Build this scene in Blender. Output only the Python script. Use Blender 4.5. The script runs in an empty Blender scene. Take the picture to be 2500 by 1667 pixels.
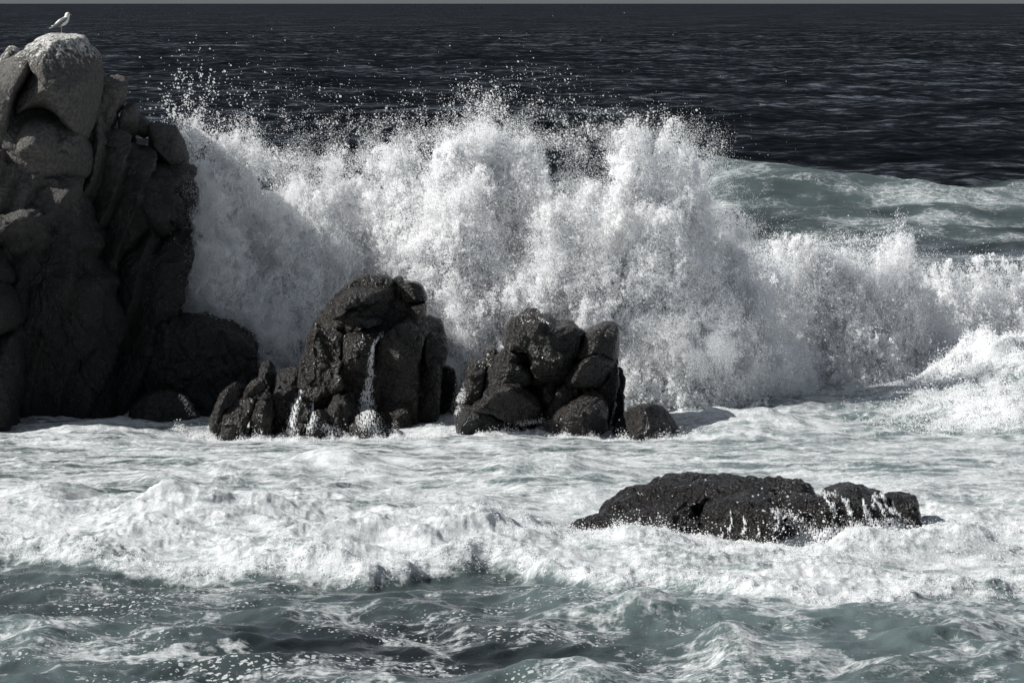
import bpy, math
import numpy as np
from mathutils import Vector, Matrix
from mathutils.bvhtree import BVHTree

SC = bpy.context.scene
COL = SC.collection

# ------------------------------------------------------------------ camera
# metres; the camera stands on the shore 10.4 m above the sea, looking out along +Y.
# FPX: focal length in pixels of the 2500 px wide photograph (a long lens).
CAMH, FPX, W, H = 10.4, 10000.0, 2500.0, 1667.0
PITCH = math.atan((H / 2 - 9.0) / FPX)
cd = bpy.data.cameras.new('camera'); cam = bpy.data.objects.new('camera', cd); COL.objects.link(cam)
cam.location = (0, 0, CAMH); cam.rotation_euler = (math.pi / 2 - PITCH, 0, 0)
cd.sensor_fit = 'HORIZONTAL'; cd.sensor_width = 36.0; cd.lens = 36.0 * FPX / W
cd.clip_start = 0.5; cd.clip_end = 200000.0
SC.camera = cam

# ------------------------------------------------------------------ light
SUN = Vector((-0.78, -0.09, 0.61)).normalized()          # direction towards the sun
SUN_STRENGTH, SKY_STRENGTH = 5.0, 0.05
world = bpy.data.worlds.new('World'); SC.world = world; world.use_nodes = True
nt = world.node_tree; nt.nodes.clear()
wo = nt.nodes.new('ShaderNodeOutputWorld'); bg = nt.nodes.new('ShaderNodeBackground')
sky = nt.nodes.new('ShaderNodeTexSky'); sky.sky_type = 'NISHITA'; sky.sun_disc = False
sky.sun_elevation = math.asin(SUN.z); sky.sun_rotation = math.atan2(SUN.x, SUN.y)
sky.altitude = 10; sky.air_density = 1.0; sky.dust_density = 1.0; sky.ozone_density = 1.0
hs = nt.nodes.new('ShaderNodeHueSaturation'); hs.inputs['Saturation'].default_value = 0.22
tint = nt.nodes.new('ShaderNodeMix'); tint.data_type = 'RGBA'; tint.blend_type = 'MULTIPLY'; tint.inputs[0].default_value = 1.0
tint.inputs[7].default_value = (0.86, 0.95, 1.07, 1)
nt.links.new(sky.outputs[0], hs.inputs['Color']); nt.links.new(hs.outputs[0], tint.inputs[6]); nt.links.new(tint.outputs[2], bg.inputs[0])
bg.inputs[1].default_value = SKY_STRENGTH
nt.links.new(bg.outputs[0], wo.inputs[0])
sd = bpy.data.lights.new('sun', 'SUN'); sd.energy = SUN_STRENGTH; sd.angle = math.radians(0.53)
sd.color = (1.0, 0.975, 0.94)
sun = bpy.data.objects.new('sun', sd); COL.objects.link(sun)
sun.rotation_euler = SUN.to_track_quat('Z', 'Y').to_euler(); sun.location = (-40, 60, 60)

vs = SC.view_settings
SC.display_settings.display_device = 'sRGB'
vs.view_transform = 'Standard'; vs.look = 'None'; vs.exposure = 0.27; vs.gamma = 1.0; vs.use_curve_mapping = False
SC.render.engine = 'CYCLES'
cy = SC.cycles
cy.max_bounces = 10; cy.diffuse_bounces = 8; cy.glossy_bounces = 3; cy.transmission_bounces = 4
cy.transparent_max_bounces = 8; cy.caustics_reflective = False; cy.caustics_refractive = False
cy.sample_clamp_indirect = 6.0

# ------------------------------------------------------------------ helpers
CP, SP = math.cos(PITCH), math.sin(PITCH)
def at(px, py, D):
    """world point seen at photo pixel (px,py) at ground distance D."""
    a = (px - W / 2) / FPX; b = (H / 2 - py) / FPX
    dy = CP + b * SP; dz = -SP + b * CP
    return np.array((a / dy * D, D + 0 * a, CAMH + dz / dy * D))
def ground(px, py, z=0.0):
    b = (H / 2 - py) / FPX
    dy = CP + b * SP; dz = -SP + b * CP
    D = (z - CAMH) * dy / dz
    return ((px - W / 2) / FPX / dy * D, D)
def pix(X, D, Z):
    """photo pixel of world points (arrays)."""
    y = D * CP - (Z - CAMH) * SP; z = D * SP + (Z - CAMH) * CP
    return W / 2 + X / y * FPX, H / 2 - z / y * FPX

_rng0 = np.random.default_rng(11)
_PERM = _rng0.permutation(4096).astype(np.int32); _PERM = np.concatenate([_PERM, _PERM, _PERM])
_G3 = _rng0.normal(size=(4096, 3)); _G3 /= np.linalg.norm(_G3, axis=1)[:, None]; _G3 = _G3.astype(np.float32)
_ang = _rng0.uniform(0, 2 * np.pi, 4096); _G2 = np.stack([np.cos(_ang), np.sin(_ang)], 1).astype(np.float32)
def n2(x, y, seed=0):
    x = np.asarray(x, np.float32) + np.float32(seed * 17.13); y = np.asarray(y, np.float32) + np.float32(seed * 5.71)
    ix = np.floor(x).astype(np.int32); iy = np.floor(y).astype(np.int32)
    fx = x - ix; fy = y - iy
    u = fx * fx * fx * (fx * (fx * 6 - 15) + 10); v = fy * fy * fy * (fy * (fy * 6 - 15) + 10)
    ix &= 4095; iy &= 4095
    r = 0
    for dx in (0, 1):
        a = _PERM[ix + dx]
        wx = u if dx else 1 - u
        for dy in (0, 1):
            g = _G2[_PERM[a + iy + dy]]
            wy = v if dy else 1 - v
            r = r + wx * wy * (g[..., 0] * (fx - dx) + g[..., 1] * (fy - dy))
    return r * 1.5
def n3(x, y, z, seed=0):
    x = np.asarray(x, np.float32) + np.float32(seed * 17.13); y = np.asarray(y, np.float32) + np.float32(seed * 5.71); z = np.asarray(z, np.float32) + np.float32(seed * 9.37)
    ix = np.floor(x).astype(np.int32); iy = np.floor(y).astype(np.int32); iz = np.floor(z).astype(np.int32)
    fx = x - ix; fy = y - iy; fz = z - iz
    u = fx * fx * (3 - 2 * fx); v = fy * fy * (3 - 2 * fy); w = fz * fz * (3 - 2 * fz)
    ix &= 4095; iy &= 4095; iz &= 4095
    r = 0
    for dx in (0, 1):
        a = _PERM[ix + dx]; wx = u if dx else 1 - u
        for dy in (0, 1):
            b = _PERM[a + iy + dy]; wy = wx * (v if dy else 1 - v)
            for dz in (0, 1):
                g = _G3[_PERM[b + iz + dz]]
                r = r + wy * (w if dz else 1 - w) * (g[..., 0] * (fx - dx) + g[..., 1] * (fy - dy) + g[..., 2] * (fz - dz))
    return r * 1.6
def fbm2(x, y, oct=4, seed=0, gain=0.5, lac=2.03):
    r = 0; a = 1.0
    for i in range(oct):
        r = r + a * n2(x, y, seed + i); x = x * lac; y = y * lac; a *= gain
    return r
def fbm3(x, y, z, oct=4, seed=0, gain=0.5, lac=2.03):
    r = 0; a = 1.0
    for i in range(oct):
        r = r + a * n3(x, y, z, seed + i); x = x * lac; y = y * lac; z = z * lac; a *= gain
    return r
from concurrent.futures import ThreadPoolExecutor
def chunked(fn, *arrs, size=60000):
    n = len(arrs[0]); parts = [tuple(a[i:i + size] for a in arrs) for i in range(0, n, size)]
    with ThreadPoolExecutor(4) as ex: res = list(ex.map(lambda p: fn(*p), parts))
    if isinstance(res[0], tuple): return tuple(np.concatenate([r[k] for r in res]) for k in range(len(res[0])))
    return np.concatenate(res)
def sst(a, b, x):
    t = np.clip((x - a) / (b - a), 0, 1); return t * t * (3 - 2 * t)
def interp(x, pts):
    p = np.array(pts, float); return np.interp(x, p[:, 0], p[:, 1])

def mesh_obj(name, V, F, mat=None, parent=None, smooth=True):
    """V (n,3) array, F (m,4) or (m,3) int array."""
    me = bpy.data.meshes.new(name)
    V = np.ascontiguousarray(V, np.float32); F = np.ascontiguousarray(F, np.int32)
    k = F.shape[1] if len(F) else 4
    me.vertices.add(len(V)); me.vertices.foreach_set('co', V.ravel())
    if len(F):
        me.loops.add(F.size); me.loops.foreach_set('vertex_index', F.ravel())
        me.polygons.add(len(F)); me.polygons.foreach_set('loop_start', np.arange(0, F.size, k, dtype=np.int32))
        me.polygons.foreach_set('loop_total', np.full(len(F), k, np.int32))
        me.polygons.foreach_set('use_smooth', np.full(len(F), smooth, bool))
    me.update(calc_edges=True)
    if mat: me.materials.append(mat)
    o = bpy.data.objects.new(name, me); COL.objects.link(o)
    if parent is not None: o.parent = parent
    return o
def attr(o, name, vals):
    a = o.data.attributes.new(name, 'FLOAT', 'POINT'); a.data.foreach_set('value', np.ascontiguousarray(vals, np.float32))
def empty(name, loc):
    o = bpy.data.objects.new(name, None); COL.objects.link(o); o.location = loc; o.empty_display_size = 0.3; return o
def tag(o, label=None, cat=None, group=None, kind=None):
    for k, v in (('label', label), ('category', cat), ('group', group), ('kind', kind)):
        if v: o[k] = v
    return o

# ------------------------------------------------------------------ materials
class N:
    def __init__(s, name):
        s.m = bpy.data.materials.new(name); s.m.use_nodes = True; s.t = s.m.node_tree; s.t.nodes.clear()
        s.out = s.t.nodes.new('ShaderNodeOutputMaterial')
    def __call__(s, typ, props=None, **inp):
        n = s.t.nodes.new('ShaderNode' + typ)
        for k, v in (props or {}).items(): setattr(n, k, v)
        for k, v in inp.items():
            key = k.replace('_', ' ')
            sock = n.inputs[int(k[1:])] if (k[0] == 'i' and k[1:].isdigit()) else n.inputs[key]
            if hasattr(v, 'links') or hasattr(v, 'is_output'): s.t.links.new(v, sock)
            else: sock.default_value = v
        return n
    def math(s, op, a, b=0.0, clamp=False):
        return s('Math', {'operation': op, 'use_clamp': clamp}, i0=a, i1=b).outputs[0]
    def mix(s, f, a, b):
        n = s.t.nodes.new('ShaderNodeMix'); n.data_type = 'RGBA'
        for sock, v in ((n.inputs[0], f), (n.inputs[6], a), (n.inputs[7], b)):
            if hasattr(v, 'is_output'): s.t.links.new(v, sock)
            else: sock.default_value = v if not isinstance(v, tuple) else (v + (1,))[:4]
        return n.outputs[2]
    def ramp(s, f, lo, hi):
        return s('MapRange', {'clamp': True}, Value=f, From_Min=lo, From_Max=hi).outputs[0]
    def done(s, surf):
        s.t.links.new(surf, s.out.inputs[0]); return s.m

def rock_material(name, base, dark, rough, dry_lit_from=None, guano=False, bump=0.03):
    n = N(name); geo = n('NewGeometry'); P = geo.outputs['Position']
    big = n('TexNoise', Vector=P, Scale=0.9, Detail=6.0, Roughness=0.65).outputs[0]
    fine = n('TexNoise', Vector=P, Scale=10.0, Detail=8.0, Roughness=0.75).outputs[0]
    grain = n('TexVoronoi', {'feature': 'F1'}, Vector=P, Scale=16.0).outputs['Distance']
    wv = n('TexNoise', Vector=P, Scale=1.3, Detail=3.0).outputs[1]
    wp = n('VectorMath', {'operation': 'MULTIPLY_ADD'}, i0=wv, i1=(0.9, 0.9, 0.9), i2=P).outputs[0]
    crk = n('TexVoronoi', {'feature': 'DISTANCE_TO_EDGE'}, Vector=n('Mapping', Vector=wp, Scale=(1.3, 1.0, 0.55)).outputs[0], Scale=1.1).outputs['Distance']
    crk = n.ramp(crk, 0.0, 0.035)
    c = n.mix(n.ramp(big, 0.35, 0.68), dark, base)
    c = n.mix(n.ramp(fine, 0.36, 0.66), tuple(x * 0.35 for x in dark), c)
    rg = n('MapRange', Value=fine, From_Min=0.3, From_Max=0.7, To_Min=rough - 0.14, To_Max=rough + 0.22).outputs[0]
    spk = n('TexNoise', Vector=P, Scale=24.0, Detail=2.0, Roughness=0.5).outputs[0]
    c = n.mix(n.math('MULTIPLY', n.ramp(spk, 0.60, 0.70), 0.32), c, (0.17, 0.16, 0.15))
    sep = n('SeparateXYZ', Vector=P)
    if dry_lit_from is not None:
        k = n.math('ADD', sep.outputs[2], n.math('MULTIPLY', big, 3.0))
        k = n.math('SUBTRACT', k, n.math('MULTIPLY', n.math('ADD', sep.outputs[0], 12.0), 0.45))  # dry rock plus painted sunlight: paler upward and on the sunward left
        dry_lit = n.ramp(k, dry_lit_from, dry_lit_from + 2.5)
        dc = n.mix(n.ramp(fine, 0.35, 0.65), (0.036, 0.034, 0.031), (0.150, 0.142, 0.131))  # dry tone, albedo raised to brighten the sunlit faces
        c = n.mix(dry_lit, c, dc)
        rg = n.math('ADD', rg, n.math('MULTIPLY', dry_lit, 0.35))
    if guano:
        st = n('Mapping', Vector=P, Scale=(5.0, 5.0, 1.1))
        g1 = n('TexNoise', Vector=st.outputs[0], Scale=2.2, Detail=5.0, Roughness=0.65).outputs[0]
        h = n.math('ADD', sep.outputs[2], n.math('MULTIPLY', n.math('SUBTRACT', g1, 0.5), 2.6))
        gm = n.ramp(h, 9.10, 9.42)
        gm = n.math('MULTIPLY', gm, n.ramp(fine, 0.36, 0.55))
        c = n.mix(gm, c, (0.66, 0.65, 0.62))
        rg = n.math('ADD', rg, n.math('MULTIPLY', gm, 0.3))
    hgt = n.math('ADD', n.math('MULTIPLY', fine, 1.0), n.math('MULTIPLY', grain, 0.55))
    hgt = n.math('ADD', hgt, n.math('MULTIPLY', crk, 0.45))
    b = n('Bump', Height=hgt, Strength=1.0, Distance=bump)
    p = n('BsdfPrincipled', Base_Color=c, Roughness=rg, Normal=b.outputs[0])
    p.inputs['Specular IOR Level'].default_value = 0.4
    return n.done(p.outputs[0])

M_GRANITE = rock_material('granite', (0.024, 0.022, 0.020), (0.010, 0.0095, 0.009), 0.5, dry_lit_from=5.6, guano=True, bump=0.05)
M_WET = rock_material('wet_granite', (0.054, 0.046, 0.039), (0.018, 0.0155, 0.0135), 0.20, bump=0.07)
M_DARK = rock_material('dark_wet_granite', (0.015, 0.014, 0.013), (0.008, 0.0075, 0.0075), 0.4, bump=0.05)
M_WEED = rock_material('weedy_rock', (0.020, 0.016, 0.013), (0.008, 0.0065, 0.006), 0.24, bump=0.08)

def spray_material(name, c, tr):
    n = N(name)
    d = n('BsdfDiffuse', Color=c + (1,)); t = n('BsdfTranslucent', Color=c + (1,))
    m = n('MixShader', i0=tr, i1=d.outputs[0], i2=t.outputs[0])
    return n.done(m.outputs[0])
M_SPRAY = spray_material('spray', (0.985, 0.987, 0.99), 0.5)

def sea_material():
    n = N('sea_water'); geo = n('NewGeometry'); P = geo.outputs['Position']
    foam = n('Attribute', {'attribute_name': 'foam'}).outputs['Fac']
    aer = n('Attribute', {'attribute_name': 'aeration'}).outputs['Fac']
    st = n('Mapping', Vector=P, Scale=(0.42, 1.25, 1.0)).outputs[0]
    d1 = n('TexNoise', Vector=st, Scale=5.5, Detail=9.0, Roughness=0.74, Distortion=0.5).outputs[0]
    f = n.math('ADD', foam, n.math('MULTIPLY', n.math('SUBTRACT', d1, 0.5), 1.0))
    wob = n('TexNoise', Vector=P, Scale=1.6, Detail=4.0, Roughness=0.6).outputs[1]
    pd = n('VectorMath', {'operation': 'MULTIPLY_ADD'}, i0=wob, i1=(1.5, 1.5, 0.0), i2=P).outputs[0]
    cell = n('TexVoronoi', {'feature': 'DISTANCE_TO_EDGE', 'voronoi_dimensions': '2D'}, Vector=pd, Scale=1.5).outputs['Distance']
    cel2 = n('TexVoronoi', {'feature': 'DISTANCE_TO_EDGE', 'voronoi_dimensions': '2D'}, Vector=pd, Scale=4.3).outputs['Distance']
    net = n.math('SUBTRACT', 1.0, n.ramp(cell, 0.0, 0.16)); net2 = n.math('SUBTRACT', 1.0, n.ramp(cel2, 0.0, 0.20))
    lace = n.math('ADD', n.math('MULTIPLY', n.math('SUBTRACT', net, 0.26), 0.24), n.math('MULTIPLY', n.math('SUBTRACT', net2, 0.30), 0.17))
    f = n.math('ADD', f, n.math('MULTIPLY', lace, n.ramp(foam, 0.05, 0.35)))
    f = n.ramp(f, 0.26, 0.86)
    fleck = n('Attribute', {'attribute_name': 'fleck'}).outputs['Fac']
    vo = n('TexVoronoi', {'feature': 'F1', 'voronoi_dimensions': '2D'}, Vector=n('Mapping', Vector=n('VectorMath', {'operation': 'MULTIPLY_ADD'}, i0=n('TexNoise', Vector=P, Scale=9.0, Detail=2.0).outputs[1], i1=(0.16, 0.16, 0.0), i2=P).outputs[0], Scale=(1.0, 1.2, 1.0)).outputs[0], Scale=8.0)
    rad = n.math('MULTIPLY', n('SeparateColor', Color=vo.outputs['Color']).outputs[0], fleck)
    dot = n.ramp(n.math('SUBTRACT', n.math('MULTIPLY', rad, 0.42), vo.outputs['Distance']), 0.0, 0.06)
    f = n.math('MAXIMUM', f, n.math('MULTIPLY', dot, 0.85))
    wc = n.mix(aer, (0.0020, 0.0028, 0.0036), (0.122, 0.161, 0.161))
    far = n.ramp(n('SeparateXYZ', Vector=P).outputs[1], 140.0, 215.0)
    rip = n('TexNoise', Vector=P, Scale=2.4, Detail=5.0, Roughness=0.6).outputs[0]
    bw = n('Bump', Height=rip, Strength=0.5, Distance=0.10)
    # wave facets of the open sea: steeper towards the shore they run to
    mp = n('Mapping', Vector=P, Rotation=(0, 0, 0.28), Scale=(0.55, 1.0, 1.0)).outputs[0]
    w1 = n('TexNoise', Vector=mp, Scale=0.60, Detail=6.0, Roughness=0.72).outputs[1]
    w2 = n('TexNoise', Vector=mp, Scale=0.07, Detail=4.0, Roughness=0.6).outputs[1]
    v2 = n('VectorMath', {'operation': 'MULTIPLY_ADD'}, i0=w2, i1=(0.4, 0.8, 0.0), i2=(-0.2, -0.4, 0.0)).outputs[0]
    vm = n('VectorMath', {'operation': 'MULTIPLY_ADD'}, i0=w1, i1=(1.2, 1.7, 0.0), i2=(-0.6, -0.85 - 0.32, 1.0)).outputs[0]
    vm = n('VectorMath', {'operation': 'ADD'}, i0=vm, i1=v2).outputs[0]
    vn = n('VectorMath', {'operation': 'NORMALIZE'}, i0=vm).outputs[0]
    mx = n('Mix', {'data_type': 'VECTOR'}); n.t.links.new(far, mx.inputs[0]); n.t.links.new(bw.outputs[0], mx.inputs[4]); n.t.links.new(vn, mx.inputs[5])
    bs = n('VectorMath', {'operation': 'NORMALIZE'}, i0=mx.outputs[1])
    ior = n('MapRange', Value=far, To_Min=1.28, To_Max=1.15).outputs[0]
    water = n('BsdfPrincipled', Base_Color=wc, Roughness=0.10, IOR=ior, Normal=bs.outputs[0])
    bub = n('TexNoise', Vector=P, Scale=9.0, Detail=8.0, Roughness=0.75).outputs[0]
    bf = n('Bump', Height=bub, Strength=0.9, Distance=0.09)
    fc = n.mix(n.ramp(d1, 0.35, 0.62), (0.52, 0.56, 0.57), (0.84, 0.85, 0.85))
    fo = n('BsdfPrincipled', Base_Color=fc, Roughness=0.5, IOR=1.33, Normal=bf.outputs[0])
    m = n('MixShader', i0=f, i1=water.outputs[0], i2=fo.outputs[0])
    return n.done(m.outputs[0])
M_SEA = sea_material()

# ------------------------------------------------------------------ the sea
def line_at(pts):
    """ground polyline X -> D from photo pixels of points at sea level."""
    g = np.array([ground(x, y) for x, y in pts]); g = g[np.argsort(g[:, 0])]
    return g
BORE_FRONT = line_at([(-400, 1385), (0, 1388), (150, 1392), (300, 1405), (480, 1425), (640, 1428), (800, 1418), (900, 1422), (1050, 1405), (1200, 1405), (1350, 1425),
                      (1500, 1450), (1700, 1470), (1900, 1490), (2050, 1500), (2200, 1480), (2350, 1462), (2500, 1450), (2900, 1440)])
SURGE_FOOT = line_at([(1500, 1010), (1640, 985), (1750, 975), (1850, 962), (1950, 945), (2050, 910), (2130, 872), (2200, 815), (2280, 760), (2400, 735), (2520, 728), (2900, 715)])
SURGE_FOOT[:, 1] = 108.6 + (SURGE_FOOT[:, 1] - 108.6) * np.where(SURGE_FOOT[:, 1] > 108.6, 0.33, 1)
def sea_fields(X, D):
    """height, foam (0..1), aeration (0..1) of the sea at ground points."""
    X = np.asarray(X, np.float32); D = np.asarray(D, np.float32)
    px, py = pix(X, D, np.zeros_like(X))
    near = sst(205, 120, D)
    # open sea
    wx = X * 0.97 + D * 0.24; wy = D * 0.97 - X * 0.24
    open_h = (0.42 * n2(wx / 26, wy / 15, 3) + 0.34 * n2(wx / 9, wy / 6.0, 4) + 0.20 * n2(wx / 4.2, wy / 2.9, 5)
              + 0.09 * n2(wx / 1.9, wy / 1.4, 6)) * 1.25
    open_h = open_h * sst(60, 220, D) * sst(3000, 900, D)
    h = open_h * (1 - near) * 1.0
    # near chop
    s1 = fbm2(wx / 7.0, wy / 5.0, 3, 20)
    s2 = fbm2(wx / 1.9, wy / 1.5, 3, 24)
    rid = 1 - np.abs(n2(wx / 2.6 + 0.5 * s1, wy / 2.2, 30)) * 1.9
    rid2 = 1 - np.abs(n2(wx / 0.95, wy / 0.9 + 0.4 * s2, 31)) * 1.9
    calm = 1 - 0.5 * sst(1240, 1180, py) * sst(1010, 1060, py)
    h = h + near * calm * (0.20 * s1 + 0.10 * s2 + 0.10 * rid * np.clip(s1 + 0.6, 0, 1) + 0.04 * rid2 + 0.022 * fbm2(X / 0.42, D / 0.42, 2, 34))
    # foreground bore: foam sheet overrunning the darker water
    db = np.interp(X, BORE_FRONT[:, 0], BORE_FRONT[:, 1]) + 0.9 * n2(X / 2.1, D * 0 + 3.3, 40) + 0.16 * n2(X / 0.5, D * 0.3, 41)
    s = D - db
    hb = 0.85 * interp(px, [(-500, .25), (200, .28), (500, .22), (800, .50), (950, .55), (1150, .62), (1350, .45), (1700, .22), (2100, .2), (2300, .28), (3000, .3)])
    up = sst(-0.15, 0.75, s)
    h = h + hb * up * (0.30 + 0.70 * np.exp(-np.clip(s, 0, None) / 2.6)) * (1 + 0.35 * n2(X / 0.8, D / 0.8, 42))
    h = h + 0.12 * up * np.exp(-np.clip(s - .4, 0, None) / 1.2) * np.clip(n2(X / 0.22, D / 0.35, 43), 0, 1)
    # thick foam patches and mounds (photo pixel, radius x m, radius y m, height)
    thick = np.zeros_like(X)
    for (qx, qy, rx, ry, hh, th) in MOUNDS:
        gx, gy = ground(qx, qy)
        e = ((X - gx) / rx) ** 2 + ((D - gy) / ry) ** 2
        g = np.exp(-e)
        h = h + hh * g * (1 + 0.5 * s2)
        thick = np.maximum(thick, th * np.exp(-e * 0.8))
    behind = sst(-0.2, 0.5, s)
    # torn foam: small sharp ridges where the foam is thick
    rr = 1 - np.abs(n2(X / 0.34 + 0.6 * s2, D / 0.34, 160)) * 2.4; rq = 1 - np.abs(n2(X / 0.15, D / 0.2, 161)) * 2.4
    h = h + behind * near * (0.014 + 0.022 * sst(1190, 1300, py)) * (np.clip(rr, -.4, 1) + 0.45 * np.clip(rq, -.4, 1)) * sst(-0.6, 0.5, s1 + s2)
    # the sea sinks away along the foot of the rock row
    h = h - 0.24 * np.exp(-((D - 98.2) / 1.5) ** 2) * sst(-10.5, -7.5, X) * sst(5.5, 4.0, X)
    # surge at the right
    df = np.interp(X, SURGE_FOOT[:, 0], SURGE_FOOT[:, 1]) + 0.35 * n2(X / 2.5, D * 0 + 1, 50)
    q = D - df
    inx = sst(3.2, 5.6, X)
    ztop = interp(X, [(3, 1.0), (5.2, 1.8), (7.0, 2.4), (8.2, 2.5), (9.2, 2.6), (10.3, 2.8), (11.0, 2.6), (12.0, 1.9), (13.2, 1.8), (16, 1.8), (22, 1.6)])
    prof = sst(-0.2, 2.6, q) * (1 - 0.62 * sst(2.6, 9, q)) * sst(40, 12, q)
    lump = 1 + 0.10 * fbm2(X / 0.9, D / 0.7, 3, 51)
    h = h + inx * 0.80 * ztop * prof * lump
    thick = np.maximum(thick, inx * sst(-1.5, 0.8, q) * sst(6.0, 2.2, q) * 1.1)
    # swells behind the surge
    sw = sst(118, 135, D)
    crest = interp(X, [(-60, 0.8), (-5, 0.8), (4, 0.9), (7.5, 1.3), (9.6, 2.8), (12, 2.85), (14.4, 2.60), (17, 2.1), (19, 1.85), (21, 1.6), (25, 1.3), (60, 1.0)])
    d0 = 196 + 2.5 * n2(X / 9, D * 0, 60)
    h = h + crest * np.exp(-((D - d0) / np.where(D < d0, 13.0, 7.0)) ** 2)
    h = h + sw * sst(250, 200, D) * (0.9 * np.exp(-((D - 158 - 4 * n2(X / 12, D * 0, 61)) / 8) ** 2) * (0.6 + 0.8 * n2(X / 10, D / 30, 62))
              + 0.32 * n2(wx / 8, wy / 5.5, 63) + 0.14 * n2(wx / 3, wy / 2.4, 64) + 0.06 * n2(wx / 1.2, wy / 1.2, 65))
    # a quiet swell crest before the rocks
    h = h + 0.03 * np.exp(-((D - 95.5 - 0.6 * n2(X / 5, D * 0, 66)) / 2.2) ** 2)
    # ---------------- foam
    wX = X + 0.9 * n2(X / 3, D / 3, 70); wD = D + 1.2 * n2(X / 3, D / 3, 71)
    p1 = fbm2(wX / 2.6, wD / 3.6, 4, 72, 0.55)
    net = 1 - np.abs(fbm2(wX / 1.3, wD / 1.9, 3, 76, 0.5)) * 2.6           # thin foam lines
    net2 = 1 - np.abs(fbm2(wX / 0.55, wD / 0.8, 2, 79, 0.5)) * 2.6
    
    stk = fbm2((X + 0.25 * D + 1.2 * p1) / 1.7, (D - 0.06 * X + 0.5 * s2) / 0.42, 3, 140, 0.6)
    stk2 = fbm2((X - 0.2 * D) / 4.0, D / 1.3, 3, 144, 0.6)
    zb = sst(1195, 1290, py)
    sheet = (0.62 + 0.20 * p1 + 0.36 * stk + 0.24 * stk2 + 0.10 * np.clip(net, -0.5, 1)) * (1 - zb) + zb * (0.83 + 0.30 * p1 + 0.30 * stk + 0.16 * np.clip(net, -0.5, 1) + 0.10 * s2)
    # front water
    milky_r = sst(1050, 1750, px) * 0.20 + sst(520, 60, px) * sst(1470, 1600, py) * 0.22
    lace = np.clip(1 - np.abs(fbm2(wX / 0.8 + 2 * p1, wD / 0.55, 3, 150, 0.6)) * 4.0, 0, 1)
    ff = 0.04 + 0.30 * lace * sst(-0.25, 0.5, p1 + 0.5 * s1 + milky_r * 1.4) + 0.20 * np.clip(net, 0, 1) * sst(-0.35, 0.45, p1 + milky_r * 1.6 - 0.05) + 0.24 * np.clip(net2, 0, 1) * sst(-0.2, 0.5, p1 + milky_r) + milky_r * 0.5 + 0.16 * p1 + 0.10 * stk
    fl = n2(X / 3.4, D / 1.5, 86) * 1.5 + 0.6 * fbm2(X / 0.45, D / 0.42, 3, 87, .6)
    ff = np.maximum(ff, 0.72 * sst(0.15, 0.75, fl) * sst(1520, 1600, py) * sst(820, 480, px))
    ff = np.maximum(ff, 0.55 * sst(0.35, 0.85, fl) * sst(1300, 1600, px))
    foam = ff * (1 - behind) + sheet * behind
    # right back water between surge and rocks: net of foam over pale water
    rb = sst(1560, 1700, px) * sst(1130, 1060, py) * sst(860, 905, py) * (1 - inx * sst(-0.5, 0.3, q))
    foam = foam * (1 - rb) + rb * (0.38 + 0.35 * np.clip(net, -0.3, 1) + 0.25 * p1 + 0.12 * np.clip(net2, 0, 1))
    foam = np.maximum(foam, thick)
    # teal swells: streaks of thin foam
    tl = sst(2.5, 6, q) * inx
    tl = np.clip(tl + sst(112, 122, D) * (1 - inx), 0, 1)
    st1 = fbm2(wX / 9, wD / 5, 4, 90, 0.55)
    cr = np.exp(-((D - d0 + 5) / 7.0) ** 2)
    foam = foam * (1 - tl) + tl * (0.17 + 0.24 * st1 + 0.16 * np.clip(1 - np.abs(n2(wX / 5, wD / 4, 94)) * 5, 0, 1) + 0.12 * fbm2(X / 1.2, D / 2.0, 3, 97) + 0.10 * cr)
    far = sst(1.0, 3.5, D - d0)
    caps = 0.6 * sst(0.62, 0.8, n2(wx / 9, wy / 6.0, 4)) * sst(0.15, 0.4, n2(wx / 2.0, wy / 1.5, 96))
    foam = foam * (1 - far) + far * caps * sst(600, 300, D)
    # ---------------- aeration (milky green water)
    a = 0.38 + 0.34 * np.clip(s1 + 0.3, 0, 1.2) + 0.12 * p1 + 0.12 * s2 + milky_r * 1.3 + 0.30 * behind + 0.35 * up * np.exp(-np.clip(s, 0, None))
    dk = np.exp(-(((px - 950) / 560) ** 2 + ((py - 1585) / 80) ** 2) ** 1.5)
    a = a * (1 - 0.82 * dk * (1 - behind))
    a = a * (1 - tl) + tl * (0.36 + 0.34 * st1 + 0.30 * cr)
    a = np.clip(a, 0, 1) * (1 - far) + 0.0 * far
    fk = (1 - behind) * np.clip(0.42 + 1.0 * stk2 + 0.5 * p1 - 0.3 * sst(1400, 1700, px), 0, 1.1) * (1 - far) * (1 - tl)
    return h.astype(np.float32), np.clip(foam, 0, 1.2), np.clip(a, 0, 1), fk

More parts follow.
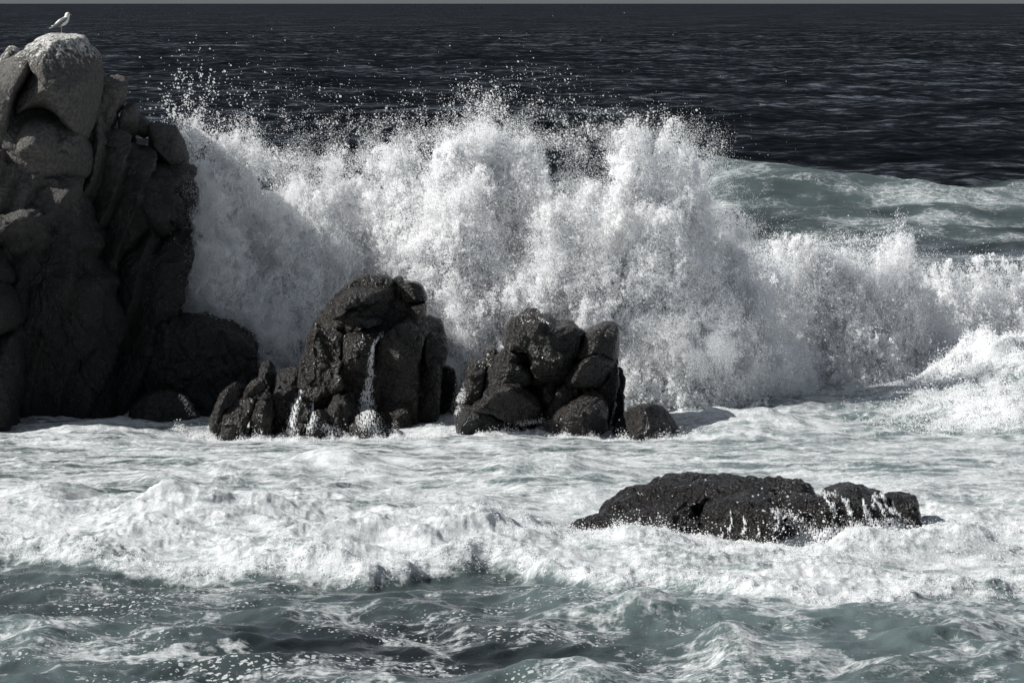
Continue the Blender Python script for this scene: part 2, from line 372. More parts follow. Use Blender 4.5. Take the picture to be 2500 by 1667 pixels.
MOUNDS = [  # px, py (sea level), rx, ry, height, thickness of foam
    (455, 1300, 1.1, 2.0, 0.50, 1.0), (620, 1310, 1.3, 2.0, 0.30, 1.0), (330, 1330, 0.8, 1.5, 0.22, 0.9),
    (800, 1170, 2.0, 2.2, 0.35, 0.9), (450, 1190, 1.5, 1.8, 0.22, 0.8), (1330, 1170, 1.6, 2.0, 0.32, 0.8), (130, 1240, 1.2, 2.0, 0.25, 0.7),
    (1050, 1345, 1.2, 1.6, 0.35, 1.0), (1280, 1335, 1.1, 1.4, 0.38, 1.05), (900, 1360, 1.0, 1.2, 0.25, 1.0), (760, 1380, 1.2, 1.2, 0.2, 0.9),
    (1500, 1345, 1.1, 1.1, 0.14, 1.1), (1620, 1355, 1.0, 1.0, 0.12, 1.1), (1780, 1390, 1.2, 0.9, 0.04, 1.1), (1950, 1395, 1.2, 0.9, 0.04, 1.1),
    (2110, 1362, 1.0, 1.0, 0.24, 1.2), (2270, 1345, 1.3, 1.4, 0.24, 1.2), (2430, 1345, 1.4, 1.3, 0.2, 1.1), (1450, 1395, 1.5, 1.0, 0.12, 1.0),
    (2390, 950, 1.9, 4.5, 0.34, 1.0), (2490, 945, 2.2, 5.0, 0.50, 1.1), (2660, 940, 2.6, 5.5, 0.75, 1.1), (2420, 1030, 1.6, 3.0, 0.30, 1.0),
    (1800, 1040, 2.4, 2.2, 0.28, 0.8), (400, 1040, 1.4, 1.2, 0.10, 0.9), (250, 1050, 1.6, 1.0, 0.08, 0.8),
    (1200, 1062, 1.6, 1.0, 0.06, 0.9), (1350, 1060, 0.9, 1.0, 0.14, 0.95),
    (1830, 1345, 2.2, 1.3, -0.22, 0.0), (1780, 1600, 0.55, 1.3, 0.35, 0.2), (1560, 1520, 0.9, 1.2, 0.25, 0.3), (100, 1590, 0.7, 1.2, 0.26, 0.3), (2350, 1560, 1.3, 2.0, 0.30, 0.1),
    (980, 1490, 0.9, 1.3, 0.22, 0.25), (430, 1700, 0.8, 1.4, 0.3, 0.4), (1400, 1690, 0.7, 1.3, 0.3, 0.4), (2200, 1650, 0.9, 1.3, 0.2, 0.3),
]

SEA = {}
def sea_height(X, D):
    d, u, h = SEA['d'], SEA['u'], SEA['h']; U = X / D
    i = np.clip(np.searchsorted(d, D) - 1, 0, len(d) - 2); j = np.clip(np.searchsorted(u, U) - 1, 0, len(u) - 2)
    a = (D - d[i]) / (d[i + 1] - d[i]); b = (U - u[j]) / (u[j + 1] - u[j])
    return (h[i, j] * (1 - a) + h[i + 1, j] * a) * (1 - b) + (h[i, j + 1] * (1 - a) + h[i + 1, j + 1] * a) * b

def build_sea():
    u = np.linspace(-0.148, 0.148, 860)
    side = np.array([0.156, 0.17, 0.20, 0.27, 0.42, 0.8, 1.6, 3.0])
    u = np.concatenate([-side[::-1], u, side])
    d = [np.linspace(12, 56, 10)]
    d.append(np.linspace(57, 126, 880))
    d.append(np.linspace(126.15, 206, 190))
    d.append(206 * (1500 / 206.0) ** (np.linspace(0.004, 1, 170)))
    d.append(1500 * (150000 / 1500.0) ** (np.linspace(0.03, 1, 40)))
    d = np.concatenate(d)
    DD, UU = np.meshgrid(d, u, indexing='ij'); XX = UU * DD
    hh, foam, aer, fk = chunked(sea_fields, XX.ravel().astype(np.float32), DD.ravel().astype(np.float32))
    SEA['d'] = d; SEA['u'] = u; SEA['h'] = hh.reshape(len(d), len(u))
    V = np.stack([XX.ravel(), DD.ravel(), hh], 1)
    nr, nc = len(d), len(u)
    i = (np.arange(nr - 1)[:, None] * nc + np.arange(nc - 1)[None]).ravel()
    F = np.stack([i, i + 1, i + nc + 1, i + nc], 1)
    o = mesh_obj('sea', V, F, M_SEA)
    attr(o, 'foam', foam); attr(o, 'aeration', aer); attr(o, 'fleck', fk)
    tag(o, 'dark sea running to white foam and grey green water around the rocks', None, kind='structure')
    return o
sea = build_sea()

# ------------------------------------------------------------------ rocks
ROCK_V, ROCK_F = [], []          # all rock faces, for things that lie on them
def smooth_poly(poly, n):
    p = np.array(poly, float); k = len(p)
    pts = []
    for i in range(k):
        a, b, c, d = p[i - 1], p[i], p[(i + 1) % k], p[(i + 2) % k]
        for t in np.linspace(0, 1, 14, endpoint=False):
            pts.append(0.5 * (2 * b + (c - a) * t + (2 * a - 5 * b + 4 * c - d) * t * t + (3 * b - a - 3 * c + d) * t ** 3))
    pts = np.array(pts); seg = np.linalg.norm(np.roll(pts, -1, 0) - pts, axis=1); L = np.concatenate([[0], np.cumsum(seg)])
    s = np.linspace(0, L[-1], n, endpoint=False); q = np.vstack([pts, pts[:1]])
    return np.stack([np.interp(s, L, q[:, 0]), np.interp(s, L, q[:, 1])], 1)
_lobe_no = [0]
def lobe(parent, poly, Dc, T, mat, apex=None, n=2.6, rough=1.0, name='boulder', back=None, crack=0.0, tilt=0.0, lean=0.0, facets=None, slabs=0.0, sh=None):
    shear, sx0 = SHEAR.get(parent.name, 0.0) if sh is None else sh, parent.location.x
    """rounded rock body whose outline stands at distance Dc and bulges T metres towards the sea front."""
    _lobe_no[0] += 1; sd_ = _lobe_no[0] * 3
    P = np.array(poly, float)
    per = np.linalg.norm(np.roll(P, -1, 0) - P, axis=1).sum() / FPX * Dc
    ns = int(np.clip(per / 0.042, 40, 230)); size = per / 3.6
    nr = int(np.clip(size / 0.075, 9, 44))
    B = smooth_poly(poly, ns)
    bw = np.array([at(x, y, Dc) for x, y in B])           # outline in the world
    A = at(*(apex if apex else tuple(P.mean(0))), Dc)
    bx, bz = bw[:, 0], bw[:, 2]
    tb = back if back else T * 0.9
    rings = []
    ts = np.sin(np.linspace(0, 1, nr + 1)[1:] * math.pi / 2)
    for side, th, tt in ((-1, T, ts), (1, tb, ts[:-1])):
        for t in (tt if side < 0 else tt[::-1]):
            x = A[0] + (bx - A[0]) * t; z = A[2] + (bz - A[2]) * t
            y = Dc + side * th * (1 - t ** n) ** (1.0 / n) + tilt * (x - A[0]) * (1 - t) + lean * (z - A[2])
            rings.append(np.stack([x, np.broadcast_to(y, x.shape), z], 1))
    V = np.concatenate([np.array([[A[0], Dc - T, A[2]]])] + rings + [np.array([[A[0], Dc + tb, A[2]]])])
    R = len(rings); F3 = []
    j = np.arange(ns); jn = (j + 1) % ns
    quads = [np.stack([1 + r * ns + j, 1 + r * ns + jn, 1 + (r + 1) * ns + jn, 1 + (r + 1) * ns + j], 1) for r in range(R - 1)]
    tri0 = np.stack([np.zeros(ns, int), jn + 1, j + 1], 1)
    last = 1 + (R - 1) * ns
    tri1 = np.stack([np.full(ns, len(V) - 1), last + j, last + jn], 1)
    Q = np.concatenate(quads)
    F = np.concatenate([tri0, Q[:, [0, 1, 2]], Q[:, [0, 2, 3]], tri1])
    V[:, 1] += shear * (V[:, 0] - sx0)
    # normals
    def normals(V):
        fn = np.cross(V[F[:, 1]] - V[F[:, 0]], V[F[:, 2]] - V[F[:, 0]])
        N_ = np.zeros_like(V)
        for k in range(3): np.add.at(N_, F[:, k], fn)
        return N_ / (np.linalg.norm(N_, axis=1)[:, None] + 1e-9)
    N_ = normals(V)
    c = V.mean(0)
    if ((V - c) * N_).sum() < 0: F = F[:, ::-1].copy(); N_ = -N_
    x, y, z = V[:, 0], V[:, 1], V[:, 2]
    # worn flats: planes shave the bulge so it is not an egg
    fr = np.random.default_rng(sd_ + 900); C0 = np.array([A[0], Dc + shear * (A[0] - sx0), A[2]])
    rel = V - C0
    for _k in range(9 if facets is None else facets):
        m_ = np.array([fr.normal() * 0.75, -abs(fr.normal()) - 0.25, fr.normal() * 0.75]); m_ /= np.linalg.norm(m_)
        dd = rel @ m_; lim = np.percentile(dd, 99.5) * fr.uniform(0.70, 0.90)
        over = np.clip(dd - lim, 0, None); rel = rel - (over * 0.85)[:, None] * m_
    V = rel + C0; N_ = normals(V)
    if ((V - V.mean(0)) * N_).sum() < 0: N_ = -N_
    x, y, z = V[:, 0], V[:, 1], V[:, 2]
    amp = rough * min(1.0, 0.35 + size / 3.0)
    dsp = amp * (0.10 * fbm3(x / 1.2, y / 1.2, z / 1.2, 2, sd_) + 0.065 * fbm3(x / 0.42, y / 0.42, z / 0.42, 4, sd_ + 2, 0.6))
    pit = 1 - np.abs(fbm3(x / 0.7, y / 0.9, z / 0.6, 2, sd_ + 11)) * 6
    dsp = dsp - amp * 0.05 * np.clip(pit, 0, 1)
    if crack:   # weathered joints: grooves running steeply
        w = 1 - np.abs(n3((x + 0.55 * z) / 0.8, y / 1.6, z / 3.2, sd_ + 7)) * 7
        dsp = dsp - crack * np.clip(w, 0, 1) ** 2
    if slabs:   # slanting joint slabs, stepped like torn pages
        c_ = (0.93 * x - 0.36 * z) / 0.75 + 0.55 * fbm3(x / 2.2, y / 2.2, z / 3.5, 2, sd_ + 21)
        sw_ = c_ - np.floor(c_); sw_ = np.where(sw_ < 0.8, sw_ / 0.8, (1 - sw_) / 0.2)
        dsp = dsp + slabs * (sw_ - 0.5) * (0.6 + 0.8 * (0.5 + fbm3(x / 1.6, y / 1.6, z / 1.6, 1, sd_ + 23)))
    edge = np.ones(len(V))
    V = V + N_ * (dsp * edge)[:, None]
    o = mesh_obj(name, V - np.array(parent.location), F, mat, parent)
    off = sum(len(v) for v in ROCK_V); ROCK_V.append(V); ROCK_F.append(F + off)
    return o

SHEAR = {}
def outcrop(name, px, py, D, label, cat='rock', group=None, shear=0.0):
    p = at(px, py, D); p[2] = 0
    e = empty(name, tuple(p)); SHEAR[e.name] = shear; return tag(e, label, cat, group)

# the tall rock at the left
big = outcrop('sea_stack', 150, 1050, 102, 'tall granite rock stack with a gull on its whitened top', 'rock', shear=0.45)
G = M_GRANITE
lobe(big, [(-140, 180), (60, 145), (118, 105), (195, 112), (225, 160), (248, 225), (262, 300), (315, 350), (380, 370), (425, 450), (430, 540), (415, 620), (415, 760), (440, 900), (440, 1150), (-140, 1150)], 104.0, 1.6, G, back=4.0, n=4, rough=.8, name='rear_mass')
lobe(big, [(61, 123), (75, 104), (93, 91), (118, 81), (143, 78), (171, 81), (193, 84), (211, 91), (219, 107), (232, 118), (245, 136), (246, 161), (248, 195), (243, 250), (232, 300), (212, 345), (180, 325), (150, 292), (112, 265), (74, 268), (40, 284), (45, 245), (68, 203), (86, 160)], 102.8, 2.1, G, apex=(134, 215), n=1.8, rough=.5, back=1.6, facets=1, sh=.08)
lobe(big, [(-120, 190), (0, 156), (55, 124), (90, 120), (97, 143), (70, 198), (46, 240), (32, 282), (22, 335), (-20, 352), (-120, 350)], 102.4, 1.9, G, apex=(48, 235), n=1.8, rough=.5, facets=1, sh=.05)
lobe(big, [(-60, 220), (-10, 150), (8, 130), (21, 114), (36, 113), (47, 124), (44, 145), (20, 170), (0, 230)], 103.4, 0.7, G, apex=(24, 150), n=2.0, rough=.4, facets=0, sh=0.0)
lobe(big, [(-120, 345), (0, 352), (24, 360), (24, 385), (10, 440), (-30, 470), (-120, 480)], 101.9, 1.3, G, apex=(5, 400), n=2.0, rough=.7, facets=2, sh=0.0)
lobe(big, [(0, 300), (60, 262), (120, 255), (185, 300), (225, 350), (230, 430), (150, 450), (0, 450)], 102.7, 1.5, G, apex=(130, 360), n=3.0, rough=.7, facets=3, sh=.3, name='face')
lobe(big, [(27, 360), (34, 332), (46, 307), (68, 288), (93, 280), (118, 286), (142, 303), (162, 340), (170, 380), (152, 410), (110, 408), (72, 402), (46, 395), (26, 382)], 102.2, 1.6, G, apex=(98, 345), n=1.8, rough=.4, facets=0, sh=0.0)
lobe(big, [(-140, 395), (40, 388), (110, 396), (165, 390), (215, 415), (240, 520), (268, 640), (300, 700), (312, 830), (304, 950), (294, 1060), (280, 1180), (-140, 1180)], 102.9, 2.3, G, apex=(130, 640), n=3.0, crack=.08, slabs=.26, rough=1.0, facets=7, name='face')
lobe(big, [(-100, 510), (5, 508), (32, 500), (62, 490), (95, 493), (130, 520), (138, 575), (100, 640), (50, 650), (10, 610), (-40, 600), (-100, 600)], 101.7, 1.5, G, apex=(62, 550), n=1.9, rough=.8, facets=2, sh=.05)
lobe(big, [(-120, 590), (-20, 590), (20, 620), (45, 665), (20, 690), (-120, 690)], 101.2, 1.2, G, n=2.3, facets=3)
lobe(big, [(250, 187), (282, 185), (302, 195), (305, 211), (300, 250), (291, 275), (275, 310), (245, 330), (228, 300), (240, 240)], 103.6, 1.1, G, apex=(262, 240), n=2.3, crack=.05, name='slab', facets=5)
lobe(big, [(291, 275), (300, 257), (314, 250), (329, 255), (335, 275), (333, 300), (325, 340), (300, 350), (284, 310)], 103.8, 0.7, G, n=2.2, rough=.6, name='slab', facets=5)
lobe(big, [(330, 290), (345, 286), (358, 300), (358, 330), (338, 345), (325, 320)], 104.0, 0.6, G, n=2.2, rough=.6, name='slab', facets=5)
lobe(big, [(361, 309), (386, 304), (411, 309), (427, 318), (439, 339), (445, 368), (451, 398), (430, 430), (400, 415), (372, 380), (352, 360), (353, 325)], 103.6, 1.1, G, apex=(395, 352), n=2.3, name='slab', facets=5)
lobe(big, [(440, 385), (452, 400), (461, 429), (475, 461), (475, 482), (470, 518), (461, 545), (440, 572), (412, 565), (392, 525), (384, 490), (400, 440), (420, 405)], 103.6, 1.2, G, apex=(420, 480), n=2.2, crack=.10, name='slab', facets=5)
lobe(big, [(-120, 660), (0, 670), (22, 685), (48, 718), (59, 752), (55, 789), (26, 808), (-40, 830), (-120, 830)], 100.6, 1.3, G, apex=(0, 745), n=2.2, rough=.6, facets=3)
lobe(big, [(-120, 820), (-20, 822), (26, 806), (56, 795), (60, 850), (56, 910), (54, 980), (52, 1060), (50, 1160), (-120, 1160)], 100.8, 1.5, G, apex=(0, 930), n=2.8, crack=.08, name='slab', facets=5)
lobe(big, [(200, 355), (232, 315), (278, 318), (315, 352), (352, 372), (405, 395), (438, 420), (458, 450), (468, 500), (452, 560), (420, 575), (380, 560), (340, 600), (300, 650), (270, 690), (225, 650), (195, 560), (192, 450)], 103.3, 1.7, G, apex=(300, 450), n=2.6, rough=.9, facets=2, slabs=.50, name='slab')
lobe(big, [(265, 640), (310, 600), (360, 565), (415, 562), (444, 587), (459, 596), (457, 615), (446, 655), (449, 668), (446, 710), (440, 745), (438, 800), (420, 850), (395, 900), (380, 1000), (372, 1170), (240, 1170), (245, 980), (262, 860), (268, 740)], 103.2, 1.6, G, apex=(340, 760), n=2.6, rough=1.0, facets=2, slabs=.50, name='slab')

# dark rocks in the lee of the stack
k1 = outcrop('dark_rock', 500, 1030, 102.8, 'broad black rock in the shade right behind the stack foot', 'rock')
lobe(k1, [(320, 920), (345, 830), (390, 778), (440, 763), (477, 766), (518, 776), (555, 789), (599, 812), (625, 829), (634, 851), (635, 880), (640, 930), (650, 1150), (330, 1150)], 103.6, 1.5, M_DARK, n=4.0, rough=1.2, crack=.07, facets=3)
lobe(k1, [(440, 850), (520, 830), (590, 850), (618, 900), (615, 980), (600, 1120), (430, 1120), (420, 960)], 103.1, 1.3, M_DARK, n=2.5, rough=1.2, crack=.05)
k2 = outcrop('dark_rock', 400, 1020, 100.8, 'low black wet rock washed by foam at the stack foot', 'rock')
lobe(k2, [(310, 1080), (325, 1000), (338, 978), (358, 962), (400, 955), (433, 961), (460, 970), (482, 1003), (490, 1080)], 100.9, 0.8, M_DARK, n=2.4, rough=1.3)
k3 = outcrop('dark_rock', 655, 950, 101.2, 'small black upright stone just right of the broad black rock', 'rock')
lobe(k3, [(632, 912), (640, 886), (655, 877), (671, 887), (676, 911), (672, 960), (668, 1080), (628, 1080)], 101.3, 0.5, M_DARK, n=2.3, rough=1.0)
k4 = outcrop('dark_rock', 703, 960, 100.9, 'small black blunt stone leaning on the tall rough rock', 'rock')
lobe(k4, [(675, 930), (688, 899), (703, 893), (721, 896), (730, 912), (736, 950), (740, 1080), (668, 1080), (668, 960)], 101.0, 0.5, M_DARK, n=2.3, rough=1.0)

# split boulder before them
sb = outcrop('split_boulder', 590, 1050, 99.2, 'low rounded boulder split by a cross of cracks', 'rock')
lobe(sb, [(505, 1090), (508, 1028), (518, 1000), (539, 964), (563, 941), (590, 926), (612, 928), (604, 952), (585, 972), (556, 992), (542, 1015), (532, 1060), (530, 1100)], 99.5, 0.6, M_WET, n=2.2, rough=.8)
lobe(sb, [(586, 972), (600, 945), (612, 928), (628, 921), (641, 925), (646, 948), (640, 966), (612, 972)], 99.6, 0.5, M_WET, n=2.3, rough=.8)
lobe(sb, [(540, 1030), (552, 990), (585, 972), (612, 970), (622, 976), (617, 1005), (606, 1035), (598, 1060), (590, 1110), (530, 1110)], 99.3, 0.65, M_WET, n=2.3, rough=.8)
lobe(sb, [(608, 1050), (613, 1010), (624, 976), (655, 971), (670, 982), (672, 1005), (664, 1035), (662, 1110), (596, 1110)], 99.3, 0.6, M_WET, n=2.3, rough=.8)
lobe(sb, [(630, 960), (650, 955), (664, 966), (650, 974), (634, 970)], 99.4, 0.35, M_WET, n=2.2, rough=.8)
sc_ = outcrop('small_rock', 705, 1000, 99.8, 'small wet rock wedged between split boulder and tall rough rock', 'rock')
lobe(sc_, [(660, 975), (675, 958), (695, 948), (722, 944), (742, 955), (738, 990), (712, 1010), (690, 1080), (660, 1080)], 99.9, 0.5, M_WET, n=2.3, rough=1.4)

# the tall rough rock in the middle
mr = outcrop('tall_rock', 900, 1056, 99.6, 'tall rough wet rock with a white rill running down its middle cleft', 'rock', shear=0.28)
lobe(mr, [(735, 930), (748, 850), (757, 807), (774, 777), (801, 738), (830, 712), (900, 700), (1020, 760), (1060, 860), (1050, 1000), (1030, 1140), (740, 1140)], 101.3, 1.5, M_WET, n=3, rough=.9, name='rear_mass', back=1.6)
lobe(mr, [(801, 738), (819, 717), (843, 697), (858, 683), (876, 673), (896, 669), (926, 670), (953, 679), (963, 697), (962, 735), (957, 785), (935, 790), (905, 785), (870, 790), (840, 800), (803, 812), (774, 800), (785, 760)], 100.9, 1.2, M_WET, apex=(870, 750), n=2.3, rough=1.1, crack=.03)
lobe(mr, [(795, 760), (840, 715), (890, 700), (945, 705), (955, 735), (900, 742), (850, 748), (815, 775)], 100.4, .95, M_WET, n=2.2, rough=.9, name='ledge')
lobe(mr, [(836, 792), (850, 776), (872, 767), (905, 763), (935, 776), (936, 792), (905, 800), (876, 800), (852, 815), (838, 815)], 100.3, 1.2, M_WET, n=2.2, rough=.9, name='ledge')
lobe(mr, [(845, 815), (870, 798), (905, 797), (928, 810), (930, 828), (917, 850), (914, 890), (905, 940), (885, 975), (850, 965), (832, 910), (836, 850)], 100.4, 1.25, M_WET, apex=(875, 860), n=2.3, rough=1.1, crack=.03)
lobe(mr, [(772, 785), (800, 800), (842, 792), (850, 820), (842, 870), (845, 930), (832, 985), (785, 1010), (738, 1000), (722, 985), (742, 935), (760, 880), (766, 830)], 100.6, 1.3, M_WET, apex=(800, 890), n=2.4, rough=1.7, crack=.07)
lobe(mr, [(705, 1040), (716, 992), (736, 958), (752, 965), (765, 985), (768, 1020), (758, 1060), (755, 1110), (700, 1110)], 99.9, 0.6, M_WET, n=2.2, rough=1.4)
lobe(mr, [(770, 1030), (790, 1000), (812, 972), (835, 955), (870, 953), (878, 985), (870, 1030), (862, 1110), (770, 1110)], 99.8, 0.75, M_WET, n=2.2, rough=1.5)
lobe(mr, [(752, 1040), (775, 1000), (800, 1010), (806, 1050), (800, 1110), (750, 1110)], 99.5, 0.5, M_WET, n=2.2, rough=1.5)
lobe(mr, [(850, 1060), (868, 1020), (905, 1000), (935, 1015), (948, 1045), (975, 1060), (985, 1110), (845, 1110)], 99.2, 0.5, M_WET, n=2.2, rough=1.3)
lobe(mr, [(962, 680), (971, 675), (981, 682), (985, 700), (978, 730), (970, 770), (958, 770), (958, 700)], 101.0, 0.5, M_WET, n=2.2, rough=.8)
lobe(mr, [(978, 700), (986, 688), (1001, 686), (1015, 689), (1030, 700), (1039, 717), (1040, 738), (1010, 744), (984, 742), (974, 720)], 100.8, 0.8, M_WET, apex=(1003, 715), n=2.2, rough=.7)
lobe(mr, [(984, 752), (990, 742), (1012, 740), (1040, 740), (1040, 770), (1032, 800), (990, 800), (975, 780)], 100.7, 0.8, M_WET, n=2.3, rough=.7)
lobe(mr, [(932, 824), (956, 795), (974, 780), (1001, 772), (1035, 773), (1058, 785), (1055, 815), (1036, 855), (1028, 900), (1036, 960), (1030, 1040), (1020, 1120), (960, 1120), (935, 1040), (917, 980), (913, 923), (914, 863)], 100.5, 1.5, M_WET, apex=(965, 850), n=2.4, rough=.7)
lobe(mr, [(1030, 774), (1063, 777), (1078, 789), (1084, 813), (1090, 848), (1088, 875), (1081, 908), (1079, 961), (1072, 1010), (1055, 1060), (1045, 1120), (1005, 1120), (1010, 1000), (1012, 900), (1030, 840)], 100.8, 1.2, M_WET, apex=(1050, 880), n=2.3, rough=.7, crack=.04)
lobe(mr, [(915, 990), (940, 968), (972, 960), (1000, 985), (1010, 1040), (1005, 1120), (935, 1120), (925, 1040)], 100.0, 1.1, M_WET, n=2.3, rough=.7)
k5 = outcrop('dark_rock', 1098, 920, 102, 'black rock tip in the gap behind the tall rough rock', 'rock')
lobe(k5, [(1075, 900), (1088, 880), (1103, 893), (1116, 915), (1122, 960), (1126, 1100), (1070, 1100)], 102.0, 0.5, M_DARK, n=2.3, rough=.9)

# the blocky rock right of the middle
br = outcrop('blocky_rock', 1330, 1066, 98.8, 'blocky glistening rock of stacked rounded boulders right of the rill rock', 'rock', shear=0.25)
lobe(br, [(1150, 900), (1230, 850), (1260, 790), (1310, 775), (1400, 810), (1490, 810), (1500, 900), (1490, 1000), (1470, 1140), (1140, 1140), (1130, 1000)], 100.1, 1.15, M_WET, n=3, name='rear_mass', back=1.4)
lobe(br, [(1226, 840), (1227, 816), (1236, 786), (1258, 770), (1276, 757), (1294, 752), (1312, 757), (1327, 767), (1342, 776), (1360, 788), (1377, 785), (1395, 789), (1413, 801), (1427, 816), (1424, 840), (1410, 870), (1396, 905), (1378, 932), (1348, 935), (1306, 940), (1294, 908), (1298, 885), (1282, 855), (1255, 848)], 99.7, 1.35, M_WET, apex=(1310, 850), n=2.6, rough=1.0, facets=4)
lobe(br, [(1208, 868), (1235, 846), (1264, 848), (1296, 858), (1306, 880), (1280, 892), (1240, 884), (1205, 884)], 99.6, 1.0, M_WET, n=2.2, rough=.8, name='ledge')
lobe(br, [(1185, 915), (1193, 890), (1202, 879), (1229, 873), (1258, 879), (1288, 890), (1302, 907), (1290, 932), (1255, 938), (1220, 942), (1183, 955), (1180, 935)], 99.5, 1.15, M_WET, apex=(1240, 905), n=2.3, rough=.8, facets=4)
lobe(br, [(1151, 876), (1169, 882), (1194, 890), (1190, 926), (1182, 955), (1160, 985), (1140, 1010), (1120, 1010), (1115, 980), (1124, 947), (1139, 908)], 99.8, 0.8, M_WET, n=2.3, rough=.9)
lobe(br, [(1180, 864), (1188, 851), (1200, 847), (1212, 853), (1212, 872), (1195, 886), (1182, 880)], 100.0, 0.4, M_WET, n=2.2, rough=.9)
lobe(br, [(1181, 952), (1205, 938), (1229, 931), (1264, 931), (1284, 944), (1308, 959), (1323, 980), (1330, 1000), (1320, 1030), (1290, 1036), (1258, 1032), (1232, 1026), (1199, 1010), (1154, 995), (1176, 970)], 98.9, 1.05, M_WET, apex=(1250, 970), n=2.3, rough=1.0, facets=4)
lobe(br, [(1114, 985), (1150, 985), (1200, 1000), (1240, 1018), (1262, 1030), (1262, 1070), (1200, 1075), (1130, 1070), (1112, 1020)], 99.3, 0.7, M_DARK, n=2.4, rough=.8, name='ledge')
lobe(br, [(1304, 938), (1327, 928), (1351, 925), (1366, 933), (1362, 952), (1350, 975), (1334, 990), (1318, 975), (1308, 960)], 99.2, 0.9, M_WET, n=2.2, rough=.9)
lobe(br, [(1404, 879), (1409, 855), (1424, 825), (1437, 809), (1461, 797), (1488, 791), (1505, 798), (1511, 812), (1511, 845), (1506, 882), (1480, 872), (1450, 866), (1425, 875)], 99.6, 1.1, M_WET, apex=(1460, 835), n=2.3, rough=.7, facets=4)
lobe(br, [(1375, 932), (1383, 908), (1404, 885), (1425, 870), (1461, 859), (1490, 864), (1502, 882), (1502, 908), (1490, 935), (1467, 945), (1430, 948), (1405, 952), (1384, 945)], 99.3, 1.15, M_WET, apex=(1440, 895), n=2.3, rough=.8, facets=4)
lobe(br, [(1318, 1022), (1335, 989), (1354, 959), (1374, 937), (1394, 937), (1404, 950), (1400, 976), (1376, 996), (1348, 1016)], 99.0, 0.9, M_WET, n=2.2, rough=.8)
lobe(br, [(1318, 1030), (1348, 1011), (1377, 992), (1401, 974), (1425, 957), (1446, 955), (1468, 964), (1478, 980), (1486, 1012), (1480, 1045), (1470, 1080), (1460, 1130), (1330, 1130), (1318, 1060)], 98.6, 1.15, M_WET, apex=(1420, 1020), n=2.3, rough=.9, facets=4)
lobe(br, [(1495, 870), (1508, 880), (1509, 910), (1506, 985), (1498, 1025), (1484, 1065), (1478, 1130), (1440, 1130), (1465, 1020), (1462, 960), (1440, 945), (1485, 925)], 99.3, 0.9, M_WET, apex=(1485, 970), n=2.4, rough=.8)
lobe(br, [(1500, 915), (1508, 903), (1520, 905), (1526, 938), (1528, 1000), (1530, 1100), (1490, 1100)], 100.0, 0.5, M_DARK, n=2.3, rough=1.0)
rb_ = outcrop('round_boulder', 1575, 1070, 98.2, 'smooth dome shaped dark boulder at the end of the rock row', 'rock')
lobe(rb_, [(1486, 1130), (1490, 1075), (1496, 1048), (1511, 1024), (1529, 1004), (1556, 987), (1586, 983), (1615, 993), (1636, 1012), (1651, 1036), (1663, 1060), (1668, 1130)], 98.6, 0.85, M_WET, n=2.1, rough=.5)

# the low rock near the shore
lr = outcrop('low_rock', 1800, 1320, 80.0, 'long low black weedy rock awash in foam nearest the shore', 'rock')
lobe(lr, [(1440, 1300), (1461, 1256), (1479, 1236), (1510, 1211), (1550, 1189), (1586, 1176), (1621, 1165), (1666, 1160), (1711, 1159), (1764, 1164), (1827, 1167), (1880, 1173), (1903, 1167), (1938, 1173), (1970, 1176), (1988, 1188), (1995, 1205), (2000, 1260), (1990, 1380), (1460, 1380)], 81.1, 1.65, M_WEED, apex=(1720, 1250), n=2.3, rough=1.1, crack=.03)
lobe(lr, [(1335, 1330), (1350, 1308), (1380, 1290), (1425, 1272), (1500, 1255), (1590, 1238), (1690, 1216), (1722, 1226), (1728, 1262), (1728, 1380), (1340, 1380)], 79.9, 1.35, M_WEED, apex=(1620, 1275), n=2.3, rough=1.1, name='ledge')
lobe(lr, [(1716, 1240), (1740, 1222), (1780, 1213), (1850, 1209), (1895, 1222), (1906, 1260), (1908, 1390), (1712, 1390)], 79.3, 1.35, M_WEED, apex=(1810, 1270), n=2.6, rough=1.1, crack=.06)
lobe(lr, [(1886, 1240), (1930, 1215), (1990, 1205), (2060, 1203), (2120, 1214), (2180, 1238), (2200, 1290), (2210, 1400), (1880, 1400)], 79.4, 1.35, M_WEED, apex=(2030, 1275), n=2.4, rough=1.2, crack=.06)
lobe(lr, [(1985, 1215), (2014, 1198), (2037, 1185), (2060, 1178), (2081, 1177), (2104, 1187), (2132, 1198), (2160, 1208), (2190, 1240), (2150, 1270), (2050, 1265), (1995, 1250)], 80.3, 1.05, M_WEED, n=2.2, rough=1.2)
lobe(lr, [(2150, 1215), (2165, 1201), (2193, 1196), (2229, 1200), (2242, 1211), (2246, 1250), (2250, 1300), (2250, 1380), (2160, 1380), (2150, 1260)], 80.3, 0.95, M_WEED, n=2.5, rough=1.0)
lobe(lr, [(2235, 1290), (2243, 1266), (2262, 1260), (2280, 1270), (2292, 1300), (2290, 1360), (2235, 1360)], 80.7, 0.55, M_WEED, n=2.3, rough=.8)
lt = outcrop('small_rock', 1340, 1315, 80.6, 'tiny black rock tip in the foam beside the low rock', 'rock')
lobe(lt, [(1335, 1325), (1343, 1309), (1358, 1306), (1374, 1311), (1380, 1325), (1378, 1350), (1336, 1350)], 78.9, 0.45, M_WEED, n=2.2, rough=.8)

RV = np.concatenate(ROCK_V); RF = np.concatenate(ROCK_F)
ROCKS = BVHTree.FromPolygons([tuple(v) for v in RV.tolist()], [tuple(f) for f in RF.tolist()])
CAM = Vector((0, 0, CAMH))
def on_rock(px, py):
    d = (Vector(at(px, py, 100.0)) - CAM).normalized()
    hit, nor, _, _ = ROCKS.ray_cast(CAM, d)
    return (hit, nor, d) if hit is not None else (None, None, d)

